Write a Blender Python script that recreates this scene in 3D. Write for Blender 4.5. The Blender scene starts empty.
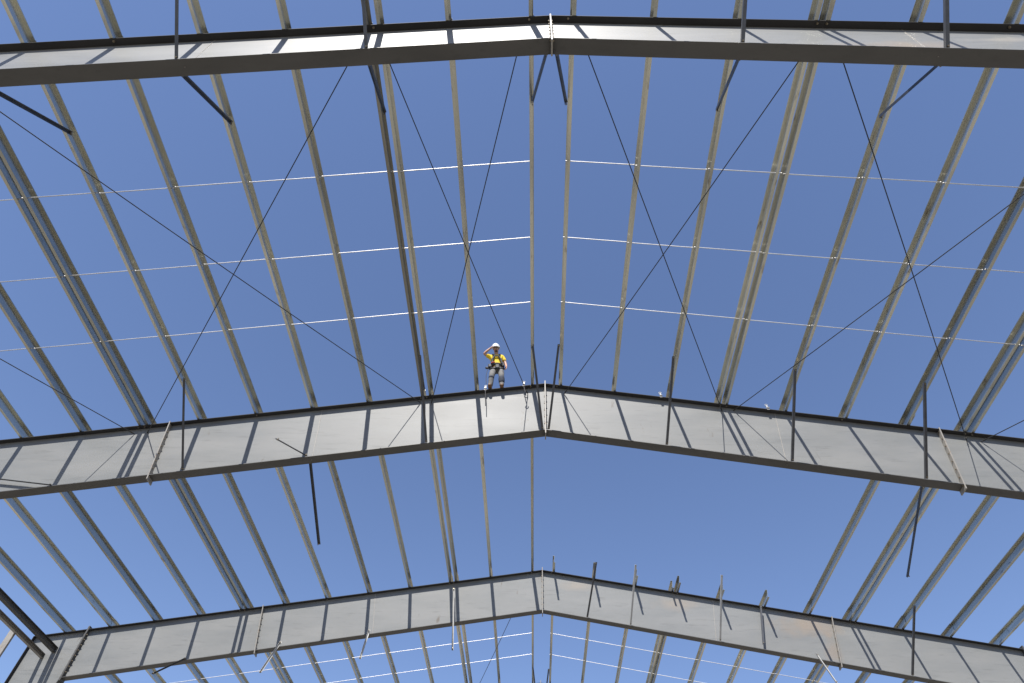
import bpy, bmesh, math, random
from mathutils import Vector, Matrix
random.seed(7)
R_ = math.radians
scene = bpy.context.scene
COL = scene.collection

# ------------------------------------------------------------------ layout
CAMX, CAMZ = -0.2157, 1.6
S = 0.1632                      # roof slope
HT = CAMZ + 11.8366             # top of the rafter flange at the ridge
Y1, BAY = 2.3468, 8.382         # near edge of the first frame, bay length
BF = 0.235                      # flange width
TF = 0.016
P0, PS = 0.3284, 1.3215         # first purlin, purlin spacing
XC, XK, XS = 15.83, 14.24, 8.97 # column face, knee joint, rafter splice
DEPTH = [1.50, 1.545, 1.35, 1.45]
DSL = 0.0051
PH, PF, PT = 0.235, 0.056, 0.004  # purlin height, flange, sheet
YC = [Y1 + i * BAY + BF / 2 for i in range(4)]
def ztop(x): return HT - S * abs(x)
def zbot(n, x): return ztop(x) - DEPTH[n] - DSL * abs(x) - 0.05
TILT = math.atan(S)
ORD = ['first', 'second', 'third', 'fourth', 'fifth', 'sixth', 'seventh', 'eighth', 'ninth', 'tenth', 'eleventh', 'twelfth']
FRAME = ['nearest', 'middle', 'far', 'lowest']
BAYN = ['above the nearest frame', 'between nearest and middle frames', 'between middle and far frames', 'beyond the far frame']
SIDE = {-1: 'left', 1: 'right'}

# ------------------------------------------------------------------ helpers
def tag(o, label=None, cat=None, group=None, kind=None):
    if label: o['label'] = label
    if cat: o['category'] = cat
    if group: o['group'] = group
    if kind: o['kind'] = kind
    return o
def empty(name, loc, label, cat, group=None):
    o = bpy.data.objects.new(name, None); COL.objects.link(o)
    o.location = loc; o.empty_display_size = 0.2
    return tag(o, label, cat, group)
def link(name, me, parent=None, loc=None, rot=None):
    o = bpy.data.objects.new(name, me); COL.objects.link(o)
    if parent is not None: o.parent = parent
    if loc is not None: o.location = loc
    if rot is not None: o.rotation_euler = rot
    return o
class MB:
    def __init__(self): self.v = []; self.f = []
    def hexa(self, p):          # 8 points: bottom ring 0-3, top ring 4-7
        b = len(self.v); self.v += [tuple(q) for q in p]
        for q in ((0,3,2,1),(4,5,6,7),(0,1,5,4),(1,2,6,5),(2,3,7,6),(3,0,4,7)):
            self.f.append([b + k for k in q])
        return self
    def box(self, c, s, M=None):
        hx, hy, hz = s[0]/2, s[1]/2, s[2]/2
        p = [Vector((sx*hx, sy*hy, sz*hz)) for sz in (-1,1) for sx, sy in ((-1,-1),(1,-1),(1,1),(-1,1))]
        if M is not None: p = [M @ q for q in p]
        c = Vector(c); return self.hexa([c + q for q in p])
    def prism(self, prof, a, b, u, w, close=True):   # extrude a 2-D profile from a to b with axes u, w
        a, b = Vector(a), Vector(b); n = len(prof); o = len(self.v)
        for base in (a, b):
            for (s, t) in prof: self.v.append(tuple(base + Vector(u)*s + Vector(w)*t))
        for i in range(n):
            j = (i+1) % n
            self.f.append([o+i, o+j, o+n+j, o+n+i])
        if close:
            self.f.append([o+i for i in range(n)][::-1]); self.f.append([o+n+i for i in range(n)])
        return self
    def tube(self, pts, r, n=8, r2=None, caps=True):
        pts = [Vector(p) for p in pts]; o = len(self.v); m = len(pts)
        for i, p in enumerate(pts):
            d = (pts[min(i+1, m-1)] - pts[max(i-1, 0)]).normalized()
            u = d.cross(Vector((0.13, 0.27, 1))).normalized(); w = d.cross(u)
            rr = r if r2 is None else r + (r2-r)*i/(m-1)
            for k in range(n):
                t = 2*math.pi*k/n
                self.v.append(tuple(p + u*math.cos(t)*rr + w*math.sin(t)*rr))
        for i in range(m-1):
            for k in range(n):
                l = (k+1) % n
                self.f.append([o+i*n+k, o+i*n+l, o+(i+1)*n+l, o+(i+1)*n+k])
        if caps: self.f.append([o+k for k in range(n)][::-1]); self.f.append([o+(m-1)*n+k for k in range(n)])
        return self
    def mesh(self, name, mat, smooth=False, bevel=0):
        me = bpy.data.meshes.new(name); me.from_pydata(self.v, [], self.f); 
        bm = bmesh.new(); bm.from_mesh(me); bmesh.ops.recalc_face_normals(bm, faces=bm.faces)
        if bevel: bmesh.ops.bevel(bm, geom=list(bm.edges), offset=bevel, segments=1, affect='EDGES')
        bm.to_mesh(me); bm.free()
        if smooth:
            for p in me.polygons: p.use_smooth = True
        if mat: me.materials.append(mat)
        me.update(); return me
    def build(self, name, mat, parent=None, loc=None, rot=None, **k):
        return link(name, self.mesh(name, mat, **k), parent, loc, rot)

# ------------------------------------------------------------------ materials
def new_mat(name):
    m = bpy.data.materials.new(name); m.use_nodes = True
    nt = m.node_tree; nt.nodes.clear()
    out = nt.nodes.new('ShaderNodeOutputMaterial'); b = nt.nodes.new('ShaderNodeBsdfPrincipled')
    nt.links.new(b.outputs[0], out.inputs[0]); return m, nt, b
def noise_mix(nt, c1, c2, scale, stretch=(1,1,1), lo=.35, hi=.65, detail=5, coord='Object', rnd=True):
    tc = nt.nodes.new('ShaderNodeTexCoord'); mp = nt.nodes.new('ShaderNodeMapping')
    mp.inputs['Scale'].default_value = stretch
    nt.links.new(tc.outputs[coord], mp.inputs['Vector'])
    src = mp.outputs[0]
    if rnd:
        oi = nt.nodes.new('ShaderNodeObjectInfo'); mu = nt.nodes.new('ShaderNodeMath'); mu.operation = 'MULTIPLY'
        mu.inputs[1].default_value = 50; nt.links.new(oi.outputs['Random'], mu.inputs[0])
        ad = nt.nodes.new('ShaderNodeVectorMath'); ad.operation = 'ADD'
        nt.links.new(src, ad.inputs[0]); nt.links.new(mu.outputs[0], ad.inputs[1]); src = ad.outputs[0]
    no = nt.nodes.new('ShaderNodeTexNoise'); no.inputs['Scale'].default_value = scale; no.inputs['Detail'].default_value = detail
    no.inputs['Roughness'].default_value = .6
    nt.links.new(src, no.inputs['Vector'])
    mr = nt.nodes.new('ShaderNodeMapRange'); mr.inputs[1].default_value = lo; mr.inputs[2].default_value = hi
    nt.links.new(no.outputs[0], mr.inputs[0])
    mx = nt.nodes.new('ShaderNodeMix'); mx.data_type = 'RGBA'
    nt.links.new(mr.outputs[0], mx.inputs[0])
    if isinstance(c1, tuple): mx.inputs[6].default_value = (*c1, 1)
    else: nt.links.new(c1, mx.inputs[6])
    if isinstance(c2, tuple): mx.inputs[7].default_value = (*c2, 1)
    else: nt.links.new(c2, mx.inputs[7])
    return mx.outputs[2], mr.outputs[0]
def mat(name, c1, c2=None, scale=3, stretch=(1,1,1), rough=.5, metal=0, spec=.5, rough2=None, third=None, bump=0, tone=0, scuff=None):
    m, nt, b = new_mat(name)
    if c2 is None: b.inputs['Base Color'].default_value = (*c1, 1); f = None
    else:
        col, f = noise_mix(nt, c1, c2, scale, stretch)
        if third:
            col2, _ = noise_mix(nt, col, third[0], third[1], third[2], third[3], third[4])
            col = col2
        nt.links.new(col, b.inputs['Base Color'])
    if tone:
        src = b.inputs['Base Color'].links[0].from_socket
        oi = nt.nodes.new('ShaderNodeObjectInfo'); mr = nt.nodes.new('ShaderNodeMapRange'); mr.inputs[3].default_value = 1-tone; mr.inputs[4].default_value = 1+tone*.6
        nt.links.new(oi.outputs['Random'], mr.inputs[0])
        vm = nt.nodes.new('ShaderNodeVectorMath'); vm.operation = 'SCALE'; nt.links.new(src, vm.inputs[0]); nt.links.new(mr.outputs[0], vm.inputs['Scale'])
        nt.links.new(vm.outputs[0], b.inputs['Base Color'])
    if scuff:
        src = b.inputs['Base Color'].links[0].from_socket
        c_, _ = noise_mix(nt, src, scuff[0], scuff[1], scuff[2], scuff[3], scuff[4], detail=7)
        nt.links.new(c_, b.inputs['Base Color'])
    b.inputs['Roughness'].default_value = rough; b.inputs['Metallic'].default_value = metal
    b.inputs['Specular IOR Level'].default_value = spec
    if rough2 is not None and f is not None:
        mr = nt.nodes.new('ShaderNodeMapRange'); mr.inputs[3].default_value = rough; mr.inputs[4].default_value = rough2
        nt.links.new(f, mr.inputs[0]); nt.links.new(mr.outputs[0], b.inputs['Roughness'])
    if bump and f is not None:
        bp = nt.nodes.new('ShaderNodeBump'); bp.inputs['Strength'].default_value = bump; bp.inputs['Distance'].default_value = .01
        nt.links.new(f, bp.inputs['Height']); nt.links.new(bp.outputs[0], b.inputs['Normal'])
    return m
M = {}
M['web'] = mat('grey_painted_plate', (.165,.172,.173), (.197,.201,.199), 1.3, (.35,1,1.4), rough=.47, rough2=.54,
               third=((.125,.13,.13), 5.5, (.25,1,2.2), .56, .82), spec=.26, scuff=((.115,.10,.085), 3.2, (1,1,.35), .66, .74))
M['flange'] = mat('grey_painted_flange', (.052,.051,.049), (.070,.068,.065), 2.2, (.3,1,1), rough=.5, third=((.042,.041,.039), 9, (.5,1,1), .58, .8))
M['topflange'] = mat('dark_flange', (.03,.03,.032), (.045,.044,.044), 2.2, (.3,1,1), rough=.7, spec=.15)  # much darker base colour than the web and bottom flange
M['purlin'] = mat('coated_purlin_steel', (.55,.545,.47), (.64,.63,.545), 3, (3,.12,3), rough=.24, metal=.85, third=((.43,.42,.36), 5, (1,.1,1), .45, .9), tone=.22, scuff=((.30,.27,.22), 8, (1,.25,1), .62, .72))
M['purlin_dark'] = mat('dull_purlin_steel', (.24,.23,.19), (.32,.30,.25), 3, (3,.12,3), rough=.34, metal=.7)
M['strap'] = mat('bright_galvanised_strap', (.55,.54,.53), (.65,.64,.62), 8, rough=.5, metal=.9)
M['brace'] = mat('dark_brace_steel', (.05,.053,.06), (.075,.078,.085), 5, rough=.45, metal=.2)
M['brace_sunlit'] = mat('sunlit_brace_steel', (.40,.40,.39), (.50,.50,.48), 5, rough=.6, metal=.0, spec=.2)  # same brace steel, its sunlit brightness put into a paler base colour
M['stripsteel'] = mat('grey_strip_steel', (.17,.17,.165), (.23,.23,.22), 5, rough=.6, spec=.2)
M['rod'] = mat('dark_rod_steel', (.03,.03,.032), (.045,.044,.043), 6, rough=.5, metal=.4)
M['plate'] = mat('splice_plate_steel', (.20,.19,.175), (.26,.245,.22), 4, rough=.5, third=((.16,.10,.06), 6, (1,1,1), .6, .75))
M['bolt'] = mat('zinc_bolt', (.30,.26,.19), (.2,.16,.11), 20, rough=.4, metal=.6)
M['seam'] = mat('weld_seam_metal', (.36,.34,.31), (.28,.26,.23), 10, rough=.4)
M['skin'] = mat('skin', (.36,.19,.13), (.42,.23,.15), 12, rough=.5)
M['shirt'] = mat('yellow_cotton', (.62,.42,.012), (.70,.50,.015), 9, rough=.8, bump=.3)
M['jeans'] = mat('grey_denim', (.115,.11,.105), (.165,.16,.15), 14, rough=.85, third=((.06,.065,.08), 5, (1,1,1), .55, .7))
M['knee'] = mat('dark_denim', (.025,.03,.045), (.04,.045,.06), 12, rough=.85)
M['black'] = mat('black_webbing', (.015,.015,.018), (.03,.03,.035), 20, rough=.7)
M['boot'] = mat('brown_leather', (.16,.08,.035), (.22,.12,.06), 14, rough=.6)
M['white'] = mat('white_plastic', (.45,.45,.44), (.40,.40,.39), 8, rough=.35)
M['hat'] = mat('hat_shell', (.72,.72,.71), (.68,.68,.67), 8, rough=.3)
M['red'] = mat('red_webbing', (.45,.03,.04), (.3,.03,.04), 20, rough=.6)
M['hair'] = mat('dark_hair', (.04,.025,.015), (.07,.04,.025), 30, rough=.7)
M['eye'] = mat('eye_white', (.7,.7,.68), rough=.2)
M['lip'] = mat('lips', (.36,.13,.10), rough=.5)
M['soil'] = mat('bare_soil', (.165,.145,.115), (.215,.19,.15), .15, rough=.95, third=((.125,.11,.085), 1.2, (1,1,1), .5, .7), bump=.5)
M['slab'] = mat('concrete_slab', (.185,.17,.145), (.215,.20,.17), .5, rough=.85, third=((.15,.14,.12), 3, (1,1,1), .5, .75))
# web of the far frame's right rafter: same paint with orange rust bloom beside its splice and mill scale
def stained(name, spots):
    m, nt, b = new_mat(name)
    col, f = noise_mix(nt, (.165,.172,.173), (.197,.201,.199), 1.3, (.35,1,1.4), rnd=False)
    col, _ = noise_mix(nt, col, (.125,.13,.13), 5.5, (.25,1,2.2), .56, .82, rnd=False)
    geo = nt.nodes.new('ShaderNodeNewGeometry')
    for (p, rad, c, amt) in spots:
        vs = nt.nodes.new('ShaderNodeVectorMath'); vs.operation = 'SUBTRACT'; vs.inputs[1].default_value = p
        nt.links.new(geo.outputs['Position'], vs.inputs[0])
        sc = nt.nodes.new('ShaderNodeVectorMath'); sc.operation = 'MULTIPLY'; sc.inputs[1].default_value = (1/rad[0], 0, 1/rad[1])
        nt.links.new(vs.outputs[0], sc.inputs[0])
        le = nt.nodes.new('ShaderNodeVectorMath'); le.operation = 'LENGTH'; nt.links.new(sc.outputs[0], le.inputs[0])
        no = nt.nodes.new('ShaderNodeTexNoise'); no.inputs['Scale'].default_value = 2.3; no.inputs['Detail'].default_value = 6
        nt.links.new(geo.outputs['Position'], no.inputs['Vector'])
        ad = nt.nodes.new('ShaderNodeMath'); ad.operation = 'MULTIPLY_ADD'; ad.inputs[1].default_value = 1.6
        nt.links.new(no.outputs[0], ad.inputs[0]); nt.links.new(le.outputs['Value'], ad.inputs[2])
        mr = nt.nodes.new('ShaderNodeMapRange'); mr.inputs[1].default_value = 1.75; mr.inputs[2].default_value = .9
        mr.inputs[3].default_value = 0; mr.inputs[4].default_value = amt
        nt.links.new(ad.outputs[0], mr.inputs[0])
        mx = nt.nodes.new('ShaderNodeMix'); mx.data_type = 'RGBA'; nt.links.new(mr.outputs[0], mx.inputs[0])
        nt.links.new(col, mx.inputs[6]); mx.inputs[7].default_value = (*c, 1); col = mx.outputs[2]
    nt.links.new(col, b.inputs['Base Color']); b.inputs['Roughness'].default_value = .5; b.inputs['Specular IOR Level'].default_value = .26
    return m
M['web_rusty'] = stained('rust_bloomed_plate', [((8.2, 0, ztop(8.2)-.35), (1.5,.45), (.27,.205,.145), .5), ((8.7,0,ztop(8.7)-1.0),(.35,.6),(.24,.18,.13),.4),
                                               ((1.2,0,ztop(1.2)-.3),(.8,.25),(.26,.22,.18),.5), ((4.2,0,ztop(4.2)-.35),(.9,.3),(.26,.22,.18),.5)])
M['web_scuffed'] = stained('scuffed_plate', [((4.9,0,ztop(4.9)-1.1),(1.4,.35),(.27,.225,.18),.7), ((7.2,0,ztop(7.2)-1.2),(2,.3),(.26,.22,.18),.6), ((6.6,0,ztop(6.6)-.5),(.8,.15),(.32,.30,.27),.6)])

# ------------------------------------------------------------------ ground
g = MB(); N = 24; L = 2000
g.v = [(0,0,0)] + [(L*math.cos(2*math.pi*k/N), L*math.sin(2*math.pi*k/N), 0) for k in range(N)]
g.f = [[0, 1+k, 1+(k+1) % N] for k in range(N)]
tag(g.build('ground', M['soil']), kind='structure')
tag(MB().box((0, 12, .055), (33.4, 48, .11)).build('concrete_slab', M['slab'], bevel=.01), kind='structure')
CAMZ0 = CAMZ

# ------------------------------------------------------------------ rigid frames
bolt_m = MB()
for sx in (-1, 1):
    bolt_m.prism([(.017*math.cos(math.pi/3*k), .017*math.sin(math.pi/3*k)) for k in range(6)], (sx*.012,0,0), (sx*.026,0,0), (0,1,0), (0,0,1))
bolt_m.tube([(-.034,0,0),(.034,0,0)], .010, 6)
BOLT = bolt_m.mesh('bolt', M['bolt'])
vb = MB(); vb.prism([(.019*math.cos(math.pi/3*k), .019*math.sin(math.pi/3*k)) for k in range(6)], (0,0,-.022), (0,0,0), (1,0,0), (0,1,0)); vb.tube([(0,0,-.035),(0,0,0)], .010, 6)
VBOLT = vb.mesh('flange_bolt', M['bolt'])
def strip(mb, n, xs, ya, yb, za, zb):
    """plate following the slope: xs list, vertical extent functions za(x) zb(x)"""
    for a, b in zip(xs[:-1], xs[1:]):
        lo = sorted((a, b)); a, b = lo
        mb.hexa([(a,ya,za(a)),(b,ya,za(b)),(b,yb,za(b)),(a,yb,za(a)),(a,ya,zb(a)),(b,ya,zb(b)),(b,yb,zb(b)),(a,yb,zb(a))])
def make_frame(n, label):
    yc = YC[n]; fr = empty('steel_frame', (0, yc, 0), label, 'steel frame', 'rigid steel frames spanning the roof')
    for s in (-1, 1):
        segs = [(.014, XK-.014)]
        wm = M['web']
        if s > 0 and n == 2: wm = M['web_rusty']
        if s > 0 and n == 0: wm = M['web_scuffed']
        w = MB(); t = MB(); b = MB()
        for a, c in segs:
            strip(w, n, (s*a, s*c), -.004, .004, lambda x: zbot(n,x)+TF, lambda x: ztop(x)-TF)
            strip(t, n, (s*a, s*c), -BF/2, BF/2, lambda x: ztop(x)-TF, ztop)
            strip(b, n, (s*a, s*c), -BF/2, BF/2, lambda x: zbot(n,x), lambda x: zbot(n,x)+TF)
        web = w.build('rafter', wm, fr)
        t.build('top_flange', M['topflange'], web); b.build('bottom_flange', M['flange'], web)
        # weld seam across the web plate
        xs_ = 5.45
        sm = MB(); zt, zb_ = ztop(xs_)-TF, zbot(n, xs_)+TF
        sm.prism([(-.006,0),(.006,0),(.003,-.006),(-.003,-.006)], (s*xs_, -.004, zt), (s*(xs_-.19), -.004, zb_), (1,0,0), (0,1,0))
        sm.build('weld_seam', M['seam'], web)
        # column with tapered web
        kb = zbot(n, XK); cw = MB()
        A = [(XK+.016, kb+.0), (XK+.016, ztop(XK+.016)-TF), (XC-TF, ztop(XC)-TF), (XC-TF, .11), (XC-.42, .11)]
        cw.prism([(s*p[0], p[1]) for p in A], (0,-.004,0), (0,.004,0), (1,0,0), (0,0,1))
        col = cw.build('column', M['web'], fr)
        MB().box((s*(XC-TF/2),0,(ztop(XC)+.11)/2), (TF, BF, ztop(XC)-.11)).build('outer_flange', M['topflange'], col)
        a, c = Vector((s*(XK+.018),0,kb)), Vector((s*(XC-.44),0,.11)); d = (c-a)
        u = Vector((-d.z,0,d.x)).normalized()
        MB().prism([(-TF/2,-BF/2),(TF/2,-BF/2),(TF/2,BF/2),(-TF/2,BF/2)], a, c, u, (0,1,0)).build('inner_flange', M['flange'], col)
        cap = MB(); strip(cap, n, (s*(XK+.016), s*(XC-TF)), -BF/2, BF/2, lambda x: ztop(x)-TF, ztop)
        cap.build('cap_plate', M['topflange'], col)
        MB().box((s*(XC-.22),0,.122), (.55,.34,.024)).build('base_plate', M['plate'], col)
    # bolted end plates
    def endplate(x, tilt, ext_t=.06, ext_b=.10, nb=8, th=.026, m='plate'):
        zt, zb_ = ztop(x)+ext_t, zbot(n, x)-ext_b; h = zt-zb_
        pl = MB().box((0,0,-h/2), (th, BF+.006, h)).build('splice_plate', M[m], fr, (x,0,zt), (0, tilt, 0), bevel=.003)
        for k in range(nb):
            z = -.10 - (h-.2)*k/(nb-1) if nb > 1 else -h/2
            for yy in (-.075,):
                bo = link('bolt', BOLT, pl, (0, yy, z))
                if th > .03: bo.scale = (1.9, 1, 1)
        return pl
    endplate(0, 0, .10, .10)
    for s in (-1, 1):
        endplate(s*XS, s*TILT, .04, .08); endplate(s*XK, 0, .10, .08, 10, .05, 'flange')
    # bolts of the purlin clips under the top flange
    for s, i in ((-1,2),(1,3),(-1,7),(1,7),(-1,0),(1,0),(-1,5),(1,5)):
        x = s*(P0+PS*i)
        for dx in ((-.09,.05) if i in (2,3,7) else (-.03,)):
            link('flange_bolt', VBOLT, fr, (x+dx, -.075, ztop(x+dx)-TF))
    return fr
FR_LAB = ['grey steel gable frame nearest the top of the photo, seen steeply from below',
          'grey steel gable frame across the middle, with the worker standing on it',
          'grey steel gable frame in the lower part, bare purlin stubs right of its ridge',
          'steel gable frame below the far frame, at the bottom edge of the photo']
for n in range(4): make_frame(n, FR_LAB[n])

# ------------------------------------------------------------------ purlins (Z section, rolled lips)
def zmesh(length, name, sg, mt='purlin'):
    t, h, f, l = PT, PH, PF, .020
    # +u = uphill ; bottom flange points downhill, top flange uphill
    prof = [(-f, l*.9), (-f, 0), (0, 0), (0, h-t), (f-t, h-t), (f-t, h-l), (f, h-l), (f, h), (-t, h), (-t, t), (-f+t, t), (-f+t, l*.9)]
    mb = MB(); mb.prism(prof, (0,0,0), (0,length,0), (sg,0,0), (0,0,1))
    me = mb.mesh(name, M[mt]); return me
ZM = {}
def purlin(bay, s, i, extra=False):
    lap = .45 if s > 0 else .10
    a = YC[bay-1]-lap if bay > 0 else YC[0]-BAY-.45
    b = YC[bay]+.45
    if bay == 3 and s > 0 and i <= 5: a = YC[2]-(.32 if extra else .66)
    if bay == 0: a = YC[0]-BAY*1.0
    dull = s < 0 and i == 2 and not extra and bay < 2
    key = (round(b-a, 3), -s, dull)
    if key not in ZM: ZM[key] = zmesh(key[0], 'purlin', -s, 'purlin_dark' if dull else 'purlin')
    x = P0+PS*i - ((.19 if (s < 0 and i == 2) else .168) if extra else 0) - (.055 if (s < 0 and i == 0) else 0)
    off = .006 if bay % 2 else 0
    x += .040-off
    o = link('purlin', ZM[key], None, (s*x, a, ztop(x)+.002+off*.8))
    # local +x must point uphill (towards the ridge)
    jz = random.uniform(-.0012,.0012)
    if s < 0: o.rotation_euler = (0, -TILT+random.uniform(-.02,.02), jz)
    else:
        o.rotation_euler = (0, TILT+random.uniform(-.02,.02), jz)
    nm = f'{ORD[i]} {SIDE[s]} of the ridge, {BAYN[bay]}'
    lab = ('inner twin of the purlin ' if extra else ('dark' if dull else 'tan') + ' steel purlin, ') + nm
    tag(o, lab, 'purlin', 'steel roof purlins'); return o
# BAYN index = bay ; bay b spans YC[b-1]..YC[b]
for bay in range(4):
    for s in (-1, 1):
        for i in range(12):
            if bay == 2 and s > 0 and i <= 5: continue
            purlin(bay, s, i)
            if i == 7 or (s < 0 and i == 2) or (s > 0 and i == 3): purlin(bay, s, i, True)

# ------------------------------------------------------------------ sag straps
ROWS = [2.54, 4.21, 5.87]; ROWN = ['upper', 'middle', 'lower']
for bay in (1, 3):
    for s in (-1, 1):
        for i in range(10):
            for r, yy in enumerate(ROWS):
                x0, x1 = P0+PS*i+.004, P0+PS*(i+1)-.010
                y = Y1 + (bay-1)*BAY + yy + .03 + (.012 if i % 2 else 0)
                h = .055
                a = Vector((s*x0, 0, ztop(x0)+h)); b = Vector((s*x1, 0, ztop(x1)+h)); d = b-a
                mb = MB(); mb.tube([Vector((0,0,0)), d], .0095, 10, caps=False)
                for q in (d*.012, d*.985): mb.tube([q, q+d*.012], .0135, 6)
                o = mb.build('sag_rod', M['strap'], None, (a.x, y, a.z), smooth=True)
                bn = 'nearest-to-middle bay' if bay == 1 else 'bay beyond the far frame'
                tag(o, f'thin pale rod, {ROWN[r]} row, {ORD[i]} gap {SIDE[s]} of ridge, {bn}', 'sag rod', 'pale sag rods between the purlins')

# ------------------------------------------------------------------ cross bracing rods
def web_pt(n, x, rel, dy=-.004): return Vector((x, YC[n]+dy, ztop(x)+rel))
def rod(n0, x0, r0, n1, x1, r1, label):
    a = web_pt(n0, x0, r0, .004); b = web_pt(n1, x1, r1, -.004)
    o = empty('brace_rod', a, label, 'bracing rod', 'crossed bracing rods'); d = b-a
    pts = [d*(k/12) + Vector((0,0,-.035*math.sin(math.pi*k/12))) for k in range(13)]
    MB().tube(pts, .0095, 8).build('rod', M['rod'], o)
    for p, q in ((Vector((0,0,0)), d), (d, -d)):
        e = q.normalized(); c = p + e*.05
        MB().tube([c, c+e*.08], .015, 6).build('turn_nut', M['rod'], o)
    return o
rod(0,-3.06,-.18, 1,-9.43,-.18, 'thin dark rod slanting down left from nearest frame, crossing the long left rod')
rod(0,-9.7,-.15, 1,-3.06,-.13, 'long thin dark rod from the top left corner to the middle frame')
rod(0,-2.83,-.2, 1,-.43,-.22, 'thin dark rod ending just right of the worker near the middle ridge')
rod(0,-.45,-.2, 1,-2.80,-.18, 'thin dark rod from nearest ridge down left to the doubled purlin')
rod(0,.45,-.2, 1,4.23,-.14, 'thin dark rod from nearest ridge down right to the doubled purlin')
rod(0,4.20,-.2, 1,.47,-.2, 'thin dark rod from right doubled purlin down left to middle ridge')
rod(0,4.4,-.2, 1,9.47,-.2, 'steep thin dark rod at far right, running down to the middle frame')
rod(0,9.7,-.1, 1,4.50,-.08, 'shallow thin dark rod at right, rising to the right photo edge')
rod(0,-15.1,-.25, 1,-9.71,-.17, 'thin dark rod at the left photo edge above the middle frame')
rod(0,15.1,-.25, 1,9.77,-.16, 'thin dark rod at the right photo edge above the middle frame')
rod(2,-.45,-.2, 3,-2.80,-.18, 'faint thin rod left of the ridge beyond the far frame')

# ------------------------------------------------------------------ flange braces (angles from bottom flange to purlin)
def brace(a, b, label, m='brace', w=.052, grp='flange braces'):
    a, b = Vector(a), Vector(b); d = b-a; e = d.normalized()
    u = e.cross(Vector((1,0,0))).normalized(); v = Vector((1,0,0))
    o = empty('flange_brace', a, label, 'brace', grp)
    L_ = [(0,0),(w,0),(w,.005),(.005,.005),(.005,w),(0,w)]
    L_ = [(p-w/2, q-w/2) for p, q in L_]
    MB().prism(L_, (0,0,0), d, u, v).build('angle', M[m], o)
    for p in (e*.035, d - e*.035):
        MB().tube([p+u*.04, p-u*.04], .014, 6).build('bolt', M['bolt'], o)
    return o
def pivot(n, s, i, side):
    x = P0+PS*i; xb = x-.25 if i else .07
    return Vector((s*xb, YC[n]+side*.085, zbot(n, xb)+.05))
def std(n, s, i, side, label, m='brace', dx=0, dz=0):
    x = P0+PS*i - .015 + dx
    top = Vector((s*x, YC[n]+side*1.36, ztop(x)+.06+dz))
    return brace(pivot(n,s,i,side), top, label, m)
for s in (-1,1):
    std(0,s,0,1, f'short dark brace splaying down {SIDE[s]} of the ridge from the nearest frame')
    std(1,s,0,-1, f'dark brace rising {SIDE[s]} of the ridge joint of the middle frame')
    std(3,s,0,-1, f'dark brace {SIDE[s]} of the ridge at the bottom edge of the photo')
    for i in (2,4,6):
        std(0,s,i,1, f'dark brace under the nearest frame at the {ORD[i]} purlin {SIDE[s]} of ridge')
    for i in (2,4):
        std(0,s,i,-1, f'dark bar crossing the nearest frame up to {ORD[i]} purlin {SIDE[s]} of ridge')
for s, i in ((-1,2),(-1,6),(1,2),(1,4),(1,6)):
    std(1,s,i,-1, f'dark brace before the middle frame at the {ORD[i]} purlin {SIDE[s]} of ridge')
std(2,1,8,-1, 'dark upright brace before the far frame at its right, reaching a purlin')
std(2,1,1,-1, 'thin dark brace before the far frame at the second purlin right of ridge', dx=.05, dz=-.25)
std(2,1,2,-1, 'grey brace with free top before the far frame, third purlin right of ridge', 'brace_sunlit', dx=-.05, dz=-.12)
std(2,1,4,-1, 'grey brace with free top before the far frame, fifth purlin right of ridge', 'brace_sunlit', dx=-.1, dz=.0)
def loose(n, piv, tip, label, m='brace'):
    a = (piv[0], Y1+n*BAY+piv[1], ztop(piv[0])+piv[2]); b = (tip[0], Y1+n*BAY+tip[1], HT+tip[2])
    return brace(a, b, label, m, grp='loose braces hanging from the frames')
loose(1, (-5.36,.04,-1.55), (-6.02,-.35,-2.27), 'dark loose brace leaning left against the lower web of the middle frame')
loose(1, (-5.33,.2,-1.57), (-5.25,2.02,-3.4), 'dark brace hanging free below the left half of the middle frame')
loose(1, (8.02,.2,-1.55), (7.77,1.87,-4.06), 'dark brace hanging free below the right half of the middle frame')
loose(2, (-5.36,-.03,-1.29), (-5.45,-.05,-3.07), 'pale loose brace under far frame, middle one of three hanging at left', 'brace_sunlit')
loose(2, (-8.00,-.03,-1.29), (-8.32,-.05,-3.54), 'pale loose brace under far frame, leftmost of three hanging at left', 'brace_sunlit')
loose(2, (8.10,-.03,-1.29), (8.39,-.05,-3.45), 'pale loose brace slanting under the right half of the far frame', 'brace_sunlit')
loose(2, (-2.88,-.06,-.30), (-2.62,-.75,-3.08), 'pale brace hanging down across the far frame beside its doubled purlin shadow', 'stripsteel')
loose(2, (6.62,-.02,-1.28), (6.86,-.02,-1.12-.04), 'thin dark strip upright on the far frame at the sixth purlin right of ridge')
loose(1, (-10.72,.05,-1.58), (-12.65,.03,-3.12), 'dark brace lying low across the left end of the middle frame')
loose(2, (-10.71,-.035,-1.41), (-11.50,-.06,-3.65), 'dark brace resting along the bottom flange of the far frame, left part')

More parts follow.
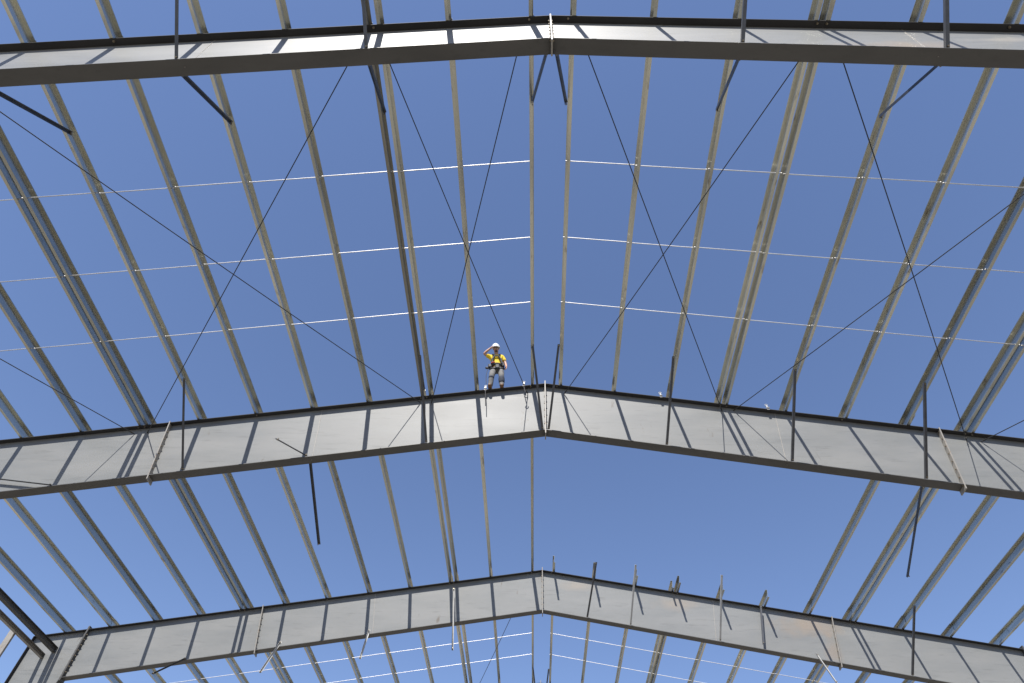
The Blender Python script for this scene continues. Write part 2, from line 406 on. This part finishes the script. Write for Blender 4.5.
# ------------------------------------------------------------------ left wall steel at the far frame
def member(name, x, rel, w, h, label, cat, m, y0=YC[1]+BAY*.0, y1=YC[2]-.006):
    mb = MB(); t = .012
    z = ztop(x)+rel
    # wide-flange section
    prof = [(-w/2,-h/2),(w/2,-h/2),(w/2,-h/2+t),(t/2,-h/2+t),(t/2,h/2-t),(w/2,h/2-t),(w/2,h/2),(-w/2,h/2),(-w/2,h/2-t),(-t/2,h/2-t),(-t/2,-h/2+t),(-w/2,-h/2+t)]
    mb.prism(prof, (0,0,0), (0,y1-y0,0), (1,0,0), (0,0,1))
    return tag(mb.build(name, M[m], None, (x, y0, z)), label, cat)
member('strut_beam', -14.98, -.50, .13, .15, 'dark strut beam at the lower left, meeting the far frame beside its knee', 'beam', 'flange')
mb = MB(); h, f, t = .13, .10, .006
mb.prism([(0,-h/2),(f,-h/2),(f,-h/2+t),(t,-h/2+t),(t,h/2-t),(f,h/2-t),(f,h/2),(0,h/2)], (0,0,0), (0, YC[2]-YC[1]-.006, 0), (1,0,0), (0,0,1))
tag(mb.build('wall_girt', M['plate'], None, (-15.30, YC[1], ztop(15.24)-.65)), 'pale channel girt in the lower left corner, outside the dark strut beam', 'girt')
mb = MB(); mb.prism([(0,-.09),(.07,-.09),(.07,-.084),(.006,-.084),(.006,.084),(.07,.084),(.07,.09),(0,.09)], (0,0,0), (0,0,-(ztop(15.44)-.56-.11)), (0,1,0), (1,0,0))
tag(mb.build('wall_post', M['plate'], None, (-15.375, YC[2]-1.55, ztop(15.44)-.56)), 'pale post hanging below the wall girt at the lower left photo edge', 'post')

# ------------------------------------------------------------------ beam clamps for the safety lines
def clamp(x, label, strap=True, hook=True, h=.12):
    y = Y1+BAY; z = ztop(x)
    o = empty('beam_clamp', (x, y, z), label, 'beam clamp', 'white clamps on the middle frame')
    mb = MB(); mb.box((0,.02,h/2+.01), (.035,.04,h)); mb.box((0,.0,.012), (.06,.09,.02)); mb.box((0,.03,-.03),(.05,.012,.05)) if False else None
    mb.box((0,-.014,-.012), (.06,.012,.06)); mb.build('clamp_body', M['white'], o, bevel=.004)
    MB().tube([(.028*math.cos(t),.02,h+.03+.028*math.sin(t)) for t in [math.pi*2*k/12 for k in range(13)]], .008, 6).build('eye_ring', M['brace_sunlit'], o)
    if strap:
        pts = [(0,-.03,-.02),(.01,-.04,-.15),(.04,-.04,-.30),(.055,-.04,-.40)] if hook else [(0,-.03,-.02),(.02,-.035,-.2),(.035,-.04,-.4),(.05,-.04,-.62)]
        MB().tube(pts, .011, 6).build('strap', M['black'], o)
        if hook:
            p = Vector(pts[-1]); MB().tube([p+Vector((.035*math.cos(t),0,-.04+.045*math.sin(t))) for t in [math.pi/2+5.2*k/10 for k in range(11)]], .011, 6).build('hook', M['brace'], o)
    return o
clamp(-1.49, "white clamp with hanging strap beside the worker's left-hand boot in the photo", hook=False)
clamp(-.53, 'white clamp with dangling hook between the worker and the ridge')
clamp(5.28, 'small white clamp on the middle frame above its sloping weld seam', strap=False)
clamp(2.82, 'small white clamp on the middle frame right of the ridge', strap=False)

# ------------------------------------------------------------------ person
def skin_mesh(name, verts, edges, radii, root, m, sub=2):
    me = bpy.data.meshes.new(name+'_cage'); me.from_pydata(verts, edges, [])
    ob = bpy.data.objects.new(name+'_cage', me); COL.objects.link(ob)
    md = ob.modifiers.new('Skin', 'SKIN'); md.use_smooth_shade = True
    sk = me.skin_vertices[0].data
    for i, r in enumerate(radii):
        sk[i].radius = r if isinstance(r, tuple) else (r, r); sk[i].use_root = (i == root)
    sd = ob.modifiers.new('Sub', 'SUBSURF'); sd.levels = sub; sd.render_levels = sub
    dg = bpy.context.evaluated_depsgraph_get(); dg.update()
    out = bpy.data.meshes.new_from_object(ob.evaluated_get(dg)); out.name = name
    bpy.data.objects.remove(ob); bpy.data.meshes.remove(me)
    out.materials.clear(); out.materials.append(m)
    for p in out.polygons: p.use_smooth = True
    return out
def chain_mesh(name, chains, m, root=0, sub=2):
    """chains: list of (start_index or None, [(x,y,z,r),...])"""
    V, E_, R2 = [], [], []
    for st, pts in chains:
        prev = st
        for p in pts:
            V.append(p[:3]); R2.append(p[3] if len(p) == 4 else (p[3], p[4])); k = len(V)-1
            if prev is not None: E_.append((prev, k))
            prev = k
    return skin_mesh(name, V, E_, R2, root, m, sub)
PX = -1.235
person = empty('person', (PX, Y1+BAY+.075, ztop(PX)+.005),
   'worker in yellow shirt, white hard hat and black harness shading his eyes', 'person')
hipL, hipR = (-.080,.02,.85), (.080,.02,.85)
kneeL, kneeR = (-.130,-.06,.49), (.125,-.05,.50)
ankL, ankR = (-.145,.01,.09), (.150,.01,.10)
shL, shR = (-.155,.01,1.345), (.155,.01,1.355)
elL, elR = (-.345,-.09,1.375), (.235,.03,1.09)
wrL, wrR = (-.150,-.150,1.545), (.245,-.05,.875)
# the head is bent forward to look down: everything above the neck pivots about NK
NK = Vector((0,0,1.46)); HR = Matrix.Rotation(R_(30), 3, 'X')
def hd(p): return NK + HR @ (Vector(p[:3]) - NK)
def H(p): q = hd(p); return (q.x, q.y, q.z) + tuple(p[3:])
chains = [
 (None, [(0,.03,.90,.100,.09), (0,.035,1.02,.118,.092), (0,.025,1.16,.130,.098), (0,.015,1.29,.118,.092), (0,.005,1.38,.060), H((0,.0,1.47,.055)), H((-.005,-.022,1.545,.068,.082)), H((-.005,-.025,1.625,.073,.088)), H((-.005,-.015,1.685,.050,.060))]), # 0-8
 (0, [(*hipL,.078), (-.115,-.02,.68,.078), (*kneeL,.058), (-.140,-.02,.31,.052), (*ankL,.038), (-.150,-.10,.045,.036), (-.153,-.155,.035,.028)]), # 9-15
 (0, [(*hipR,.078), (.110,-.02,.68,.078), (*kneeR,.058), (.138,-.01,.32,.052), (*ankR,.038), (.158,-.10,.050,.036), (.162,-.155,.038,.028)]), # 16-22
 (3, [(*shL,.056), (-.25,-.04,1.36,.046), (*elL,.038), (-.25,-.12,1.46,.036), (*wrL,.026), (-.115,-.160,1.580,.030)]), # 23-28
 (3, [(*shR,.056), (.200,.02,1.22,.046), (*elR,.038), (.242,-.005,.985,.036), (*wrR,.027), (.235,-.075,.810,.032)]), # 29-34
]
pl = Vector((-.115,-.160,1.580)); ch = []
for k in range(4):
    o = Vector((.0, -.022+.015*k, .012-.004*k)); l = (.038,.042,.040,.032)[k]
    p1 = pl+o+Vector((.022,0,.010)); p2 = p1+Vector((l,-.002,.006)); p3 = p2+Vector((l*.7,.004,-.008))
    ch.append((28, [(*p1,.010),(*p2,.009),(*p3,.0075)]))
ch.append((28, [(*(pl+Vector((.0,-.012,-.03))),.011), (*(pl+Vector((.03,-.014,-.045))),.009)]))
pr = Vector((.235,-.075,.810))
for k in range(4):
    o = Vector((.012-.008*k, -.024+.016*k, -.02)); l = (.036,.040,.038,.030)[k]
    p1 = pr+o+Vector((0,0,-.015)); p2 = p1+Vector((-.006,-.008,-l)); p3 = p2+Vector((-.014,-.002,-l*.6))
    ch.append((34, [(*p1,.010),(*p2,.009),(*p3,.0075)]))
ch.append((34, [(*(pr+Vector((-.012,-.04,.0))),.011), (*(pr+Vector((-.02,-.05,-.03))),.009)]))
link('body', chain_mesh('body', chains+ch, M['skin']), person)
HC = Vector((-.005,-.025,1.605))
def turn(o):                     # bend a head child with the head
    for v in o.data.vertices: v.co = hd(v.co)
    o.data.update(); return o
for sx in (-1,1):
    turn(MB().tube([HC+Vector((sx*.030,-.083,-.006)), HC+Vector((sx*.030,-.094,-.006))], .011, 8).build('eye', M['eye'], person, smooth=True))
    turn(MB().tube([HC+Vector((sx*.030,-.093,-.006)), HC+Vector((sx*.030,-.097,-.006))], .005, 8).build('pupil', M['hair'], person))
    turn(MB().box(HC+Vector((sx*.030,-.090,.012)), (.034,.010,.007)).build('eyebrow', M['hair'], person, bevel=.002))
    turn(link('ear', chain_mesh('ear', [(None, [(*(HC+Vector((sx*.074,.0,-.03))),.008,.014),(*(HC+Vector((sx*.079,.008,.0))),.008,.018),(*(HC+Vector((sx*.080,.012,.018))),.006,.012)])], M['skin'], sub=1), person))
turn(link('nose', chain_mesh('nose', [(None, [(*(HC+Vector((0,-.086,.0))),.008),(*(HC+Vector((0,-.103,-.03))),.011),(*(HC+Vector((0,-.093,-.042))),.012)])], M['skin'], sub=1), person))
turn(MB().box(HC+Vector((0,-.088,-.062)), (.044,.012,.012)).build('mouth', M['lip'], person, bevel=.003))
turn(link('hair', chain_mesh('hair', [(None, [(*(HC+Vector((0,.035,-.03))),.066,.042),(*(HC+Vector((0,.03,.01))),.076,.062)])], M['hair'], sub=2), person))
turn(link('beard', chain_mesh('beard', [(None, [(*(HC+Vector((-.040,-.045,-.072))),.022),(*(HC+Vector((0,-.066,-.090))),.024),(*(HC+Vector((.040,-.045,-.072))),.022)])], M['hair'], sub=2), person))
hat = MB(); nu, nv = 24, 9; c = HC+Vector((0,.006,.045))
rings = []
for j in range(nv):
    t = (math.pi/2)*j/(nv-1)*.985
    rings.append([(c.x+.112*math.cos(t)*math.cos(2*math.pi*k/nu), c.y+.134*math.cos(t)*math.sin(2*math.pi*k/nu), c.z+.118*math.sin(t)) for k in range(nu)])
rim = []
for k in range(nu):
    a = 2*math.pi*k/nu; fr = max(0, -math.sin(a))
    rim.append((c.x+(.119+.004*fr)*math.cos(a), c.y+(.140+.040*fr)*math.sin(a), c.z-.010-.008*fr))
rings.insert(0, rim)
for r in rings: hat.v += r
for j in range(len(rings)-1):
    for k in range(nu):
        l = (k+1) % nu; hat.f.append([j*nu+k, j*nu+l, (j+1)*nu+l, (j+1)*nu+k])
hat.v.append((c.x,c.y,c.z+.1185)); top = len(hat.v)-1; j = len(rings)-1
for k in range(nu): hat.f.append([j*nu+k, j*nu+(k+1) % nu, top])
ho = turn(hat.build('hard_hat', M['hat'], person, smooth=True)); so = ho.modifiers.new('Solid', 'SOLIDIFY'); so.thickness = .005
turn(MB().tube([(c.x, c.y+.134*math.cos(t), c.z+.120*math.sin(t)) for t in [math.pi*k/12 for k in range(1,12)]], .010, 8).build('hat_ridge', M['hat'], ho, smooth=True))
link('t_shirt', chain_mesh('t_shirt', [(None, [(0,.03,.84,.165,.135),(0,.035,1.00,.137,.110),(0,.025,1.16,.150,.116),(0,.015,1.29,.138,.110),(0,.005,1.365,.080)]),
  (3, [(-.160,.008,1.340,.070),(-.245,-.035,1.357,.064),(-.285,-.055,1.364,.060)]), (3, [(.160,.008,1.350,.070),(.200,.020,1.22,.064),(.212,.024,1.17,.062)])], M['shirt']), person)
link('trousers', chain_mesh('trousers', [(None, [(0,.03,.92,.150,.125),(0,.02,.85,.145,.122)]),
  (1, [(-.095,.02,.81,.104),(-.115,-.02,.68,.094),(*kneeL,.078),(-.140,-.02,.31,.072),(-.146,.0,.13,.064)]),
  (1, [(.095,.02,.81,.104),(.110,-.02,.68,.094),(*kneeR,.078),(.138,-.01,.32,.072),(.150,.0,.14,.064)])], M['jeans']), person)
for pts in ([(-.131,-.062,.51,.092),(-.137,-.040,.36,.088)], [(.126,-.052,.53,.092),(.134,-.02,.36,.088),(.143,-.006,.23,.082)]):
    link('knee_patch', chain_mesh('knee_patch', [(None, pts)], M['knee'], sub=2), person)
for s, a in ((-1, ankL), (1, ankR)):
    link('boot', chain_mesh('boot', [(None, [(a[0],.02,.16,.056),(a[0],.02,.07,.058,.052),(a[0]+s*.006,-.06,.052,.052,.047),(a[0]+s*.010,-.145,.045,.052,.038),(a[0]+s*.011,-.185,.040,.038,.030)])], M['boot']), person)
hn = empty('harness', (0,0,0), None, None); hn.parent = person
def flat(pts, w=.026, name='strap', m='black'):
    MB().tube(pts, w, 6).build(name, M[m], hn)
for s in (-1,1):
    flat([(s*.085,.12,1.13),(s*.075,.125,1.30),(s*.085,.05,1.425),(s*.090,-.04,1.400),(s*.088,-.100,1.32),(s*.065,-.108,1.23),(s*.115,-.098,1.12),(s*.135,-.085,.96)], .030)
    flat([(s*.13,.03,.90),(s*.20,-.01,.82),(s*.15,-.10,.77),(s*.04,-.09,.77),(s*.03,0,.76)], .022)
flat([(-.075,-.114,1.25),(0,-.120,1.25),(.075,-.114,1.25)], .026, 'chest_strap')
flat([(.158*math.cos(t), .03+.132*math.sin(t), .945) for t in [2*math.pi*k/20 for k in range(21)]], .034, 'waist_belt')
flat([(-.15,-.095,.975),(-.10,-.125,.98),(-.05,-.13,.975)], .018, 'red_strap', 'red')
MB().box((-.19,-.03,.90), (.10,.12,.13)).build('tool_pouch', M['black'], hn, bevel=.02)
MB().box((-.265,-.03,.85), (.10,.06,.06)).build('tool_pouch', M['black'], hn, bevel=.015)
MB().box((.165,-.06,.92), (.06,.09,.13)).build('tool_pouch', M['black'], hn, bevel=.02)
MB().box((.01,-.125,.80), (.12,.06,.17)).build('front_pad', M['black'], hn, bevel=.025)
flat([(-.21,-.03,.88),(-.260,-.05,.70),(-.275,-.06,.50),(-.262,-.07,.30),(-.250,-.075,.17)], .008, 'lanyard')

for o in [q for q in bpy.data.objects if q.parent in (person, hn, ho) and q.type == 'MESH']:   # he leans a little to his right
    for v in o.data.vertices:
        if v.co.z > .8: v.co.x -= (v.co.z-.8)*.085
person.scale = (.98,.98,.97)

# ------------------------------------------------------------------ light, sky, camera
sun_to = Vector((-.135,-.69,1.0)).normalized()
elev = math.asin(sun_to.z); az = math.atan2(sun_to.x, sun_to.y)
sl = bpy.data.lights.new('sun', 'SUN'); sl.energy = 5.0; sl.angle = R_(.53); sl.color = (1.0,.955,.89)
so = bpy.data.objects.new('sun', sl); COL.objects.link(so); so.rotation_euler = (-sun_to).to_track_quat('-Z','Y').to_euler(); so.location = (0,-20,40)
w = bpy.data.worlds.new('World'); scene.world = w; w.use_nodes = True; nt = w.node_tree; nt.nodes.clear()
sky = nt.nodes.new('ShaderNodeTexSky'); sky.sky_type = 'NISHITA'; sky.sun_disc = False
sky.sun_elevation = elev; sky.sun_rotation = az; sky.altitude = 300; sky.air_density = 1.0; sky.dust_density = .2; sky.ozone_density = 3.0
bg = nt.nodes.new('ShaderNodeBackground'); bg.inputs[1].default_value = .105
out = nt.nodes.new('ShaderNodeOutputWorld'); wb = nt.nodes.new('ShaderNodeVectorMath'); wb.operation = 'MULTIPLY'; wb.inputs[1].default_value = (1.01, .955, 1.02)
nt.links.new(sky.outputs[0], wb.inputs[0]); nt.links.new(wb.outputs[0], bg.inputs[0]); nt.links.new(bg.outputs[0], out.inputs[0])

RR = Vector((0.99924187,0.02157958,0.03240371)); UU = Vector((-0.00324233,-0.78330218,0.62163268)); FF = Vector((-0.03879647,0.62126646,0.78263837))
cd = bpy.data.cameras.new('camera'); cam = bpy.data.objects.new('camera', cd); COL.objects.link(cam)
mw = Matrix((( RR.x, UU.x, -FF.x, CAMX), (RR.y, UU.y, -FF.y, 0), (RR.z, UU.z, -FF.z, CAMZ), (0,0,0,1)))
cam.matrix_world = mw
cd.sensor_width = 36; cd.lens = 633.522/1024*36; cd.clip_start = .05; cd.clip_end = 5000
scene.camera = cam
vs = scene.view_settings; vs.view_transform = 'Standard'; vs.look = 'None'; vs.gamma = 1; vs.use_curve_mapping = False
vs.exposure = 0.8
scene.render.resolution_x = 1024; scene.render.resolution_y = 683
